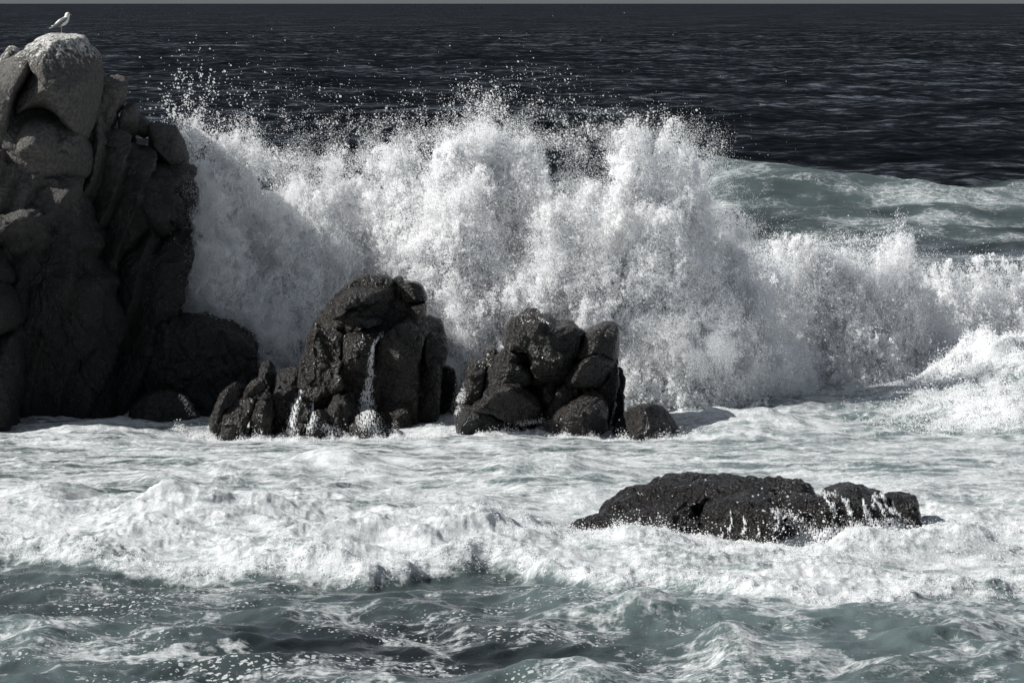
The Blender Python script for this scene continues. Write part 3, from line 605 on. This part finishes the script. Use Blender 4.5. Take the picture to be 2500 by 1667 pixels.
# ------------------------------------------------------------------ spray: clouds of water drops (real spheres)
def drops(name, P, R, mat, label):
    me = bpy.data.meshes.new(name); me.vertices.add(len(P)); me.vertices.foreach_set('co', np.ascontiguousarray(P, np.float32).ravel())
    me.update()
    o = bpy.data.objects.new(name, me); COL.objects.link(o); attr(o, 'size', R)
    me.materials.append(mat)
    ng = bpy.data.node_groups.new(name, 'GeometryNodeTree')
    ng.interface.new_socket('Geometry', in_out='INPUT', socket_type='NodeSocketGeometry')
    ng.interface.new_socket('Geometry', in_out='OUTPUT', socket_type='NodeSocketGeometry')
    gi = ng.nodes.new('NodeGroupInput'); go = ng.nodes.new('NodeGroupOutput')
    mp = ng.nodes.new('GeometryNodeMeshToPoints'); na = ng.nodes.new('GeometryNodeInputNamedAttribute'); na.data_type = 'FLOAT'
    na.inputs['Name'].default_value = 'size'
    sm = ng.nodes.new('GeometryNodeSetMaterial'); sm.inputs['Material'].default_value = mat
    ng.links.new(gi.outputs[0], mp.inputs['Mesh']); ng.links.new(na.outputs[0], mp.inputs['Radius'])
    ng.links.new(mp.outputs[0], sm.inputs['Geometry']); ng.links.new(sm.outputs[0], go.inputs[0])
    md = o.modifiers.new('drops', 'NODES'); md.node_group = ng
    tag(o, label, None, kind='stuff')
    return o

rng = np.random.default_rng(5)
# plumes: px of axis at base, px of axis at top, py of top, half width px at base / near top, distance, depth half thickness
PLUMES = [
    (470, 455, 397, 120, 69, 106.0, 1.6),
    (600, 585, 394, 130, 92, 106.5, 1.8),
    (700, 690, 462, 120, 92, 106.0, 1.8),
    (830, 845, 457, 130, 92, 107.0, 1.8),
    (960, 985, 427, 140, 92, 106.5, 1.9),
    (1090, 1120, 407, 140, 80, 106.0, 1.9),
    (1190, 1190, 352, 130, 57, 106.6, 1.8),
    (1300, 1280, 422, 130, 63, 106.4, 1.8),
    (1395, 1410, 497, 140, 92, 107.0, 1.7),
    (1500, 1540, 407, 150, 69, 105.8, 1.9),
    (1610, 1650, 402, 140, 57, 106.2, 1.8),
    (1660, 1700, 487, 130, 51, 107.0, 1.7),
    (1730, 1790, 612, 140, 69, 107.5, 1.6),
    (1820, 1850, 672, 150, 92, 109.0, 1.5),
    (560, 540, 540, 160, 100, 104.8, 1.3),
    (760, 770, 560, 170, 100, 105.0, 1.4),
    (1120, 1120, 520, 190, 110, 104.8, 1.4),
    (1380, 1400, 560, 220, 120, 104.4, 1.4),
    (1560, 1600, 600, 160, 90, 104.6, 1.4),
    (1680, 1720, 700, 160, 90, 105.0, 1.5),
    (1800, 1810, 720, 160, 90, 106.5, 1.4),
    # the rolling crest at the side
    (1890, 1895, 650, 130, 95, 110.6, 1.5),
    (1970, 1980, 650, 130, 95, 111.0, 1.6),
    (2060, 2070, 640, 130, 90, 111.4, 1.6),
    (2150, 2165, 642, 120, 80, 112.0, 1.6),
    (2190, 2195, 600, 80, 35, 112.6, 1.1),
    (2235, 2230, 705, 100, 70, 113.4, 1.4),
    (2320, 2320, 690, 110, 90, 117.0, 1.2),
    (2420, 2420, 680, 120, 100, 117.6, 1.2),
    (2530, 2530, 676, 120, 100, 118.0, 1.2),
    (2640, 2640, 676, 120, 100, 118.4, 1.2),
]
def splash_part(i, seed):
    rg = np.random.default_rng(seed); xb, xt, yt, wb, wt, D, th = PLUMES[i]
    top = at(xt, yt, D)[2]; X0 = at(xb, 900, D)[0]; X1 = at(xt, 900, D)[0]; m = D / FPX
    wb_, wt_ = wb * m, wt * m
    n = int(2 * wb_ * 2 * th * top * 0.727 * 38000)
    low = D < 105.4 or yt > 590
    z = rg.uniform(-0.05, 1.45, n) * top; k = np.clip(z / top, 0, 1.0)
    x = rg.uniform(-1.7, 1.7, n); y = rg.uniform(-1.4, 0.1, n)
    wx = wb_ + (wt_ - wb_) * k; ty = th * (1.0 - 0.55 * k)
    X = (X0 + (X1 - X0) * k + x * wx).astype(np.float32); Y = (D + y * ty).astype(np.float32); z = z.astype(np.float32)
    rad = np.sqrt(x * x + y * y)
    pz = 2.6 if low else 4.4
    F = (1 - (rad ** 2 + np.clip(z / top, 0, 2) ** pz) ** 0.5).astype(np.float32)
    F = F - 0.5 * sst(1.25, 1.7, np.abs(x)) - 0.3 * sst(1.2, 1.45, z / top)
    pre = F > -0.5
    X, Y, z, F, k = X[pre], Y[pre], z[pre], F[pre], k[pre]
    a = (X - X0) / (z + 3.0); b = (Y - D) / (z + 3.0); r = np.sqrt((X - X0) ** 2 + z * z)
    nz = 0.30 * fbm3(a * 6.0, b * 6.0, r * 0.40, 3, 100 + 7 * i, 0.6) + 0.30 * fbm3(X / 0.8, Y / 0.8, z / 0.8, 2, 101, 0.6) + 0.30 * fbm3(X / 0.20, Y / 0.20, z / 0.26, 2, 110, 0.8)
    F = F + nz
    prob = np.where(F > 0, np.where(F < 0.30, 1.0, 0.08), 0.50 * np.exp(F / (0.07 + 0.09 * k)))
    keep = rg.random(len(F)) < prob
    X, Y, z, F = X[keep], Y[keep], z[keep], F[keep]
    R = np.where(F > 0, rg.lognormal(math.log(0.0088), 0.50, len(F)), rg.lognormal(math.log(0.0062), 0.45, len(F)))
    return np.stack([X, Y, z], 1), np.clip(R, 0.003, 0.045)
def splash():
    with ThreadPoolExecutor(4) as ex: res = list(ex.map(lambda i: splash_part(i, 500 + i), range(len(PLUMES))))
    for name, sel, lab in (('splash', range(0, 21), 'huge white burst of spray from the wave breaking behind the rocks'),
                           ('surge_crest', range(21, len(PLUMES)), 'white crumbling crest of the wave rolling in at the side')):
        P = np.concatenate([res[i][0] for i in sel]); R = np.concatenate([res[i][1] for i in sel]); ok = P[:, 2] > -0.1
        print(name, ok.sum())
        drops(name, P[ok], R[ok], M_SPRAY, lab)
splash()

def flying():
    """separate drops thrown above the burst."""
    Ps, Rs = [], []
    # px centre, py centre, spread px, spread py, number, median radius, distance
    for (cx, cy_, sx, sy, n, r, D) in [
        (455, 275, 45, 45, 900, 0.0140, 107.8), (470, 205, 40, 45, 300, 0.0130, 107.8), (440, 325, 40, 28, 1100, 0.0140, 107.8), (520, 330, 60, 25, 700, 0.0110, 107.8), (560, 260, 90, 50, 420, 0.0120, 107.8),
        (650, 270, 120, 60, 510, 0.0080, 106.0), (760, 240, 120, 60, 340, 0.0072, 106.0), (700, 320, 120, 30, 850, 0.0080, 106.0),
        (820, 320, 80, 40, 1530, 0.0072, 107.0), (930, 320, 90, 35, 2040, 0.0072, 107.0), (1040, 300, 80, 35, 1870, 0.0080, 106.5),
        (1180, 255, 50, 35, 1700, 0.0096, 106.6), (1270, 260, 80, 45, 1190, 0.0080, 106.5), (1340, 240, 60, 50, 442, 0.0072, 106.5), (1360, 350, 60, 35, 2210, 0.0080, 106.5),
        (1440, 330, 60, 30, 1870, 0.0080, 106.5), (1540, 300, 60, 25, 1530, 0.0080, 106.0), (1620, 310, 50, 25, 1190, 0.0080, 106.0), (1710, 390, 40, 35, 1530, 0.0080, 106.5),
        (1740, 470, 30, 60, 850, 0.0072, 107.0), (1800, 560, 40, 50, 850, 0.0072, 107.0), (1950, 610, 90, 30, 714, 0.0088, 112.0), (2060, 620, 60, 25, 442, 0.0080, 114.0), (2180, 585, 40, 28, 850, 0.0104, 118.0),
        (2350, 625, 90, 20, 442, 0.0096, 130.0), (2300, 650, 120, 18, 1530, 0.0096, 128.0), (1640, 800, 35, 70, 714, 0.0080, 102.5), (1600, 880, 60, 50, 510, 0.0080, 102.5), (470, 480, 25, 160, 900, 0.0100, 107.8), (1000, 180, 400, 70, 153, 0.0064, 106.0)]:
        x = rng.normal(cx, sx, n); y = rng.normal(cy_, sy, n); d = rng.normal(D, 0.7, n)
        # clump along ragged streaks
        q = n2(x / 26, y / 40, 7) + 0.6 * n2(x / 9, y / 12, 8)
        k = rng.random(n) < sst(-0.6, 0.5, q)
        Ps.append(np.stack(at(x[k], y[k], d[k]), 1))
        Rs.append(np.clip(rng.lognormal(math.log(r * .78), 0.48, k.sum()), .003, .03))
    P = np.concatenate(Ps); R = np.concatenate(Rs); ok = P[:, 2] > 0.1
    drops('flying_drops', P[ok], R[ok], M_SPRAY, 'loose white drops flung above the burst against the dark sea')
flying()

def froth_at(n, u0, u1, d0, d1, weight, r, lift0, lift1, name, label, cs, seed):
    rg = np.random.default_rng(seed)
    D = rg.uniform(d0, d1, n); X = rg.uniform(u0, u1, n) * D
    w = weight(X, D); k = rg.random(n) < w; X, D = X[k], D[k]
    cl = chunked(lambda a, b: 0.4 + 1.1 * fbm2(a / cs, b / cs, 4, seed, 0.65), X, D)
    k = rg.random(len(X)) < np.clip(cl, 0, 1); X, D, cl = X[k], D[k], cl[k]
    lift = rg.exponential(1.0, len(X)) * (lift0 + lift1 * np.clip(cl, 0, 1.3) ** 2)
    P = np.stack([X, D, sea_height(X, D) + lift], 1); R = np.clip(rg.lognormal(math.log(r), .4, len(X)), .003, .03)
    print(name, len(P))
    return drops(name, P, R, M_SPRAY, label)
def w_surge(X, D):
    q = D - np.interp(X, SURGE_FOOT[:, 0], SURGE_FOOT[:, 1])
    return sst(-1.0, 0.3, q) * sst(4.6, 2.4, q) * sst(3.2, 5.2, X)
froth_at(500000, .02, .15, 106, 128, w_surge, .011, .03, .14, 'surge_froth', 'frothing white water at the foot of the rolling wave', .6, 120)
def w_heap(X, D):
    t = np.zeros_like(X)
    for (qx, qy, rx, ry, hh, th) in MOUNDS:
        if not (qx > 2300 and 920 < qy < 1045): continue
        gx, gy = ground(qx, qy); t = np.maximum(t, np.exp(-(((X - gx) / rx) ** 2 + ((D - gy) / ry) ** 2)))
    return np.clip(t * 1.2, 0, 1)
froth_at(700000, .08, .15, 98, 122, w_heap, .009, .012, .075, 'heap_froth', 'heap of white churning foam at the frame edge below the rolling wave', .7, 170)
def w_foam(X, D):
    t = np.zeros_like(X)
    for (qx, qy, rx, ry, hh, th) in MOUNDS:
        if th < 1.04 or qy < 1100: continue
        gx, gy = ground(qx, qy); t = np.maximum(t, np.exp(-(((X - gx) / rx) ** 2 + ((D - gy) / ry) ** 2)))
    return t * 0.8
froth_at(420000, -.14, .14, 68, 92, w_foam, .007, .006, .03, 'foam_froth', 'bubbling white froth on the foam before the low rock', .35, 130)
def w_bore(X, D):
    s = D - (np.interp(X, BORE_FRONT[:, 0], BORE_FRONT[:, 1]) + 0.9 * n2(X / 2.1, D * 0 + 3.3, 40))
    return sst(-0.1, 0.4, s) * sst(1.6, 0.6, s)
froth_at(500000, -.14, .14, 66, 82, w_bore, .006, .004, .035, 'bore_froth', 'ragged line of froth where foam runs over the near water', .3, 134)

def w_wash(X, D):
    line = np.interp(X, [-8.2, -6.0, -5.6, -5.2, -2.0, -1.4, 0.6, 1.2, 2.2, 2.4, 4.0, 4.4], [99.4, 98.8, 98.9, 98.9, 98.7, 98.5, 98.4, 97.8, 97.8, 97.8, 97.7, 98.2])
    return np.exp(-((D - line) / 0.30) ** 2) * sst(-8.4, -7.8, X) * sst(4.6, 4.2, X)
froth_at(260000, -.088, .046, 96.5, 100.2, w_wash, .0060, .006, .045, 'rock_wash', 'torn white wash along the foot of the rock row', .4, 160)
def w_low(X, D):
    line = np.interp(X, [.7, 2.2, 3.7, 4.2, 5.2, 6.5, 7.6, 8.2], [79.0, 78.4, 77.8, 77.6, 77.4, 77.6, 78.4, 79.6])
    return np.exp(-((D - line) / 0.40) ** 2) * sst(.6, 1.2, X) * sst(8.4, 7.6, X)
froth_at(200000, .006, .11, 75.5, 81, w_low, .0060, .008, .07, 'low_rock_wash', 'white water boiling up along the low rock', .35, 164)

def mist():
    """fine drifting mist at the foot of the burst."""
    Ps = []
    for (cx, cy_, sx, sy, D, n) in [(1690, 850, 80, 55, 103.6, 90000), (1800, 900, 60, 35, 104.5, 40000), (690, 820, 50, 50, 103.6, 40000), (480, 640, 30, 90, 104.4, 50000), (1115, 820, 22, 50, 102.6, 14000), (1000, 600, 300, 120, 104.4, 60000), (1450, 620, 160, 120, 103.8, 60000),
            (460, 352, 40, 37, 107.4, 12000), (600, 372, 70, 30, 107, 12000), (720, 417, 60, 26, 107, 9000), (850, 402, 70, 33, 107, 15000), (980, 372, 70, 33, 107, 15000), (1100, 352, 60, 33, 107, 13000), (1190, 307, 45, 33, 107, 13000), (1290, 352, 60, 37, 107, 13000), (1390, 452, 50, 22, 107, 6000),
            (1510, 357, 60, 30, 107, 13000), (1640, 357, 60, 30, 107, 13000), (1730, 462, 35, 45, 107.5, 10000), (1800, 582, 45, 37, 108, 10000), (1950, 652, 80, 22, 111, 10000), (2150, 642, 70, 22, 112, 10000), (2350, 692, 110, 16, 117, 8000)]:
        x = rng.normal(cx, sx, n); y = rng.normal(cy_, sy, n); d = rng.normal(D, .5, n)
        q = n2(x / 60, y / 60, 17) + .5 * n2(x / 20, y / 20, 18); k = rng.random(n) < sst(-.7, .5, q)
        Ps.append(np.stack(at(x[k], y[k], d[k]), 1))
    P = np.concatenate(Ps); P = P[P[:, 2] > 0.2]
    drops('mist', P, np.clip(rng.lognormal(math.log(.0045), .3, len(P)), .002, .01), M_SPRAY, 'fine grey mist drifting at the foot of the burst')
mist()

def on_rock_water():
    """rills and splashes running over the rocks."""
    paths = [  # polyline of photo pixels with half width, drops per px, radius
        ([(934, 812, 4), (928, 820, 3), (911, 842, 3), (907, 870, 4)], 10, .006),
        ([(909, 842, 4), (906, 880, 6), (903, 920, 8), (897, 965, 11), (898, 1000, 18), (905, 1035, 30), (915, 1058, 40)], 26, .0065),
        ([(890, 955, 4), (886, 1000, 12), (882, 1040, 22)], 20, .006),
        ([(735, 955, 4), (722, 985, 7), (712, 1030, 12), (704, 1060, 18)], 26, .008),
        ([(760, 985, 4), (768, 1020, 8), (752, 1055, 16)], 16, .007),
        ([(790, 1040, 12), (830, 1056, 16)], 16, .007),
        ([(1990, 1200, 5), (2005, 1204, 6), (2040, 1207, 5)], 10, .006),
        ([(1890, 1245, 10), (1930, 1265, 26), (1960, 1300, 44)], 16, .007),
        ([(1960, 1320, 36), (2080, 1300, 44), (2200, 1285, 40)], 60, .008),
        ([(1120, 925, 6), (1125, 960, 14), (1108, 1010, 20)], 16, .007),
        ([(440, 965, 4), (455, 985, 7), (470, 1010, 10)], 8, .006),
        ([(1325, 1024, 5), (1300, 1032, 7), (1262, 1036, 8)], 10, .007),
    ]
    for _ in range(13):   # thin strands of a sheet of water falling off the low rock
        x = rng.uniform(1990, 2180); y = rng.uniform(1202, 1228); w = rng.uniform(.5, 3.6); L = rng.uniform(14, 55); sl = rng.uniform(.1, .8)
        paths.append(([(x, y, w), (x + sl * L * .5 + rng.normal() * 2, y + L * .5, w * 1.5), (x + sl * L, y + L, w * 2.2)], 9, .0055))
    for x, y, L in ((1783, 1248, 80), (1815, 1262, 66), (1819, 1270, 50), (1760, 1290, 35), (1850, 1285, 45), (1897, 1240, 90)):
        paths.append(([(x, y, .8), (x + 4, y + L * .35, 2.2), (x - 3, y + L * .6, 5)], 5, .0055))
    Ps = []; Rs = []
    for pi, (pts, dens, r) in enumerate(paths):
        for (x0, y0, w0), (x1, y1, w1) in zip(pts[:-1], pts[1:]):
            L = math.hypot(x1 - x0, y1 - y0); n = int(L * dens * 2.2); r = min(r, .0048)
            t = rng.random(n); w = w0 + (w1 - w0) * t
            wob = 3.0 * n2(t * 2.3 + pi, t * 0 + y0, 12) * min(1, w0 / 3)
            xs = x0 + (x1 - x0) * t + rng.normal(size=n) * w * 0.5 + wob; ys = y0 + (y1 - y0) * t + rng.normal(size=n) * (2 + w * 0.2)
            gate = n2(xs / 3.2, ys / 11, 9 + pi) + 0.7 * n2(xs / 1.3, ys / 5, 10)
            for x, y, g in zip(xs, ys, gate):
                if g < -0.05: continue
                hit, nor, d = on_rock(x, y)
                if hit is None: continue
                Ps.append(tuple(hit - d * (0.004 + abs(rng.normal()) * 0.02))); Rs.append(min(.018, r * math.exp(rng.normal() * .4)))
    # scattered drops before and on the wet faces
    for (x0, y0, x1, y1, n) in [(1500, 1170, 2000, 1330, 60), (1850, 1190, 2100, 1340, 100), (1900, 1250, 2060, 1345, 160), (1270, 756, 1340, 790, 60), (1160, 850, 1200, 900, 40)]:
        for _ in range(n):
            x = rng.uniform(x0, x1); y = rng.uniform(y0, y1); hit, nor, d = on_rock(x, y)
            if hit is None: continue
            Ps.append(tuple(hit - d * rng.uniform(.02, .8))); Rs.append(min(.026, .008 * math.exp(rng.normal() * .5)))
    drops('running_water', np.array(Ps), np.array(Rs), M_SPRAY, 'white rills and drops of water running off the wet rocks')
on_rock_water()

# ------------------------------------------------------------------ the gull
def gull():
    D = 103.0
    hit = None
    fx = 151
    for y in range(60, 110):
        h_, n_, d_ = on_rock(fx, y)
        if h_ is not None: hit = h_; break
    foot = Vector(hit) + Vector((0, 0.03, 0.012))
    e = empty('gull', foot); e.scale = (1.13, 1.13, 1.13); tag(e, 'white gull with dark grey wings standing on top of the rock stack', 'gull')
    def mat(name, c, r=.7):
        n = N(name); P = n('TexCoord').outputs['Object']
        t = n('TexNoise', Vector=P, Scale=60.0, Detail=3.0).outputs[0]
        cc = n.mix(n.ramp(t, .3, .7), tuple(v * .8 for v in c), c)
        return n.done(n('BsdfPrincipled', Base_Color=cc, Roughness=r).outputs[0])
    white = mat('gull_white', (.82, .82, .80)); grey = mat('gull_grey', (.095, .098, .105)); black = mat('gull_black', (.015, .015, .016))
    bill = mat('gull_bill', (.50, .42, .20), .4); leg_m = mat('gull_leg', (.42, .34, .30), .5)
    # body along a bent spine: x forward (to the right of the picture), z up, radii (half width y, half height)
    def loft(name, sp, m, parent=e, seg=16):
        V = []; F = []
        for (x, z, ry, rz, nx, nz) in sp:
            for k in range(seg):
                a = 2 * math.pi * k / seg
                V.append((x + nx * rz * math.sin(a), ry * math.cos(a), z + nz * rz * math.sin(a)))
        V.append((sp[0][0], 0, sp[0][1])); V.append((sp[-1][0], 0, sp[-1][1])); a0, a1 = len(V) - 2, len(V) - 1
        for i in range(len(sp) - 1):
            for k in range(seg):
                p, q = i * seg + k, i * seg + (k + 1) % seg
                F += [(p, q, q + seg), (p, q + seg, p + seg)]
        for k in range(seg):
            F.append((a0, (k + 1) % seg, k)); b = (len(sp) - 1) * seg; F.append((a1, b + k, b + (k + 1) % seg))
        return mesh_obj(name, np.array(V), np.array(F), m, parent)
    body = [(-.255, .118, .010, .006, -.1, 1), (-.22, .126, .026, .014, -.2, 1), (-.16, .150, .048, .034, -.3, .95), (-.10, .185, .068, .062, -.4, .92), (-.03, .218, .082, .084, -.42, .9),
            (.04, .250, .082, .088, -.45, .88), (.090, .292, .066, .076, -.62, .78), (.112, .335, .050, .060, -.86, .5), (.118, .370, .045, .054, -.97, .25), (.122, .402, .046, .054, -1, 0.05), (.126, .430, .040, .046, -1, -.05), (.128, .452, .022, .024, -1, -.1)]
    loft('body', body, white)
    # folded wings
    for s in (-1, 1):
        V = []; F = []
        prof = [(.112, .290, .020), (.092, .290, .058), (.03, .262, .090), (-.04, .228, .088), (-.11, .190, .068), (-.17, .160, .046), (-.215, .140, .026)]
        m = 9
        for (x, z, hh) in prof:
            for k in range(m):
                a = (k / (m - 1) - .5) * 2
                yy = .094 * (1 - .50 * abs(a) ** 2.4) * (1 if x > -.05 else max(.32, 1 + (x + .05) * 4.0))
                V.append((x + a * .02, s * yy, z + a * hh - a * a * .006))
        for i in range(len(prof) - 1):
            for k in range(m - 1):
                p = i * m + k; F.append((p, p + 1, p + m + 1)); F.append((p, p + m + 1, p + m))
        w = mesh_obj('wing', np.array(V), np.array(F), grey, e)
        sm = w.modifiers.new('thickness', 'SOLIDIFY'); sm.thickness = .012
        tip = [(-.16, .150, .010, .020, 0, 1), (-.22, .136, .010, .014, 0, 1), (-.29, .124, .006, .009, 0, 1), (-.335, .120, .002, .003, 0, 1)]
        t = loft('wing_tip', tip, black, w); t.location = (0, s * .024, 0)
        tr = loft('feather_edge', [(-.14, .132, .008, .006, 0, 1), (-.20, .142, .008, .016, 0, 1), (-.235, .150, .003, .004, 0, 1)], white, w); tr.location = (0, s * .036, .004)
    loft('tail', [(-.20, .118, .030, .008, 0, 1), (-.26, .106, .034, .006, 0, 1), (-.29, .102, .030, .003, 0, 1)], white)
    loft('bill', [(.160, .408, .014, .015, 0, 1), (.188, .405, .010, .011, 0, 1), (.208, .398, .006, .008, 0, 1), (.220, .388, .002, .003, 0, 1)], bill, seg=10)
    for s in (-1, 1):
        loft('eye', [(.141, .416, .002, .002, 0, 1), (.146, .416, .004, .007, 0, 1), (.153, .416, .004, .007, 0, 1), (.158, .416, .002, .002, 0, 1)], black, seg=8).location = (.004, s * .040, 0)
        loft('leg', [(-.012, .0, .006, .006, 1, 0), (-.008, .06, .006, .006, 1, 0), (-.014, .11, .009, .009, 1, 0), (-.014, .16, .018, .02, 1, 0)], leg_m, seg=8).location = (0, s * .032, 0)
        loft('foot', [(-.030, .004, .006, .004, 0, 1), (.0, .006, .014, .006, 0, 1), (.045, .003, .026, .003, 0, 1)], leg_m, seg=8).location = (0, s * .032, 0)
    return e
gull()
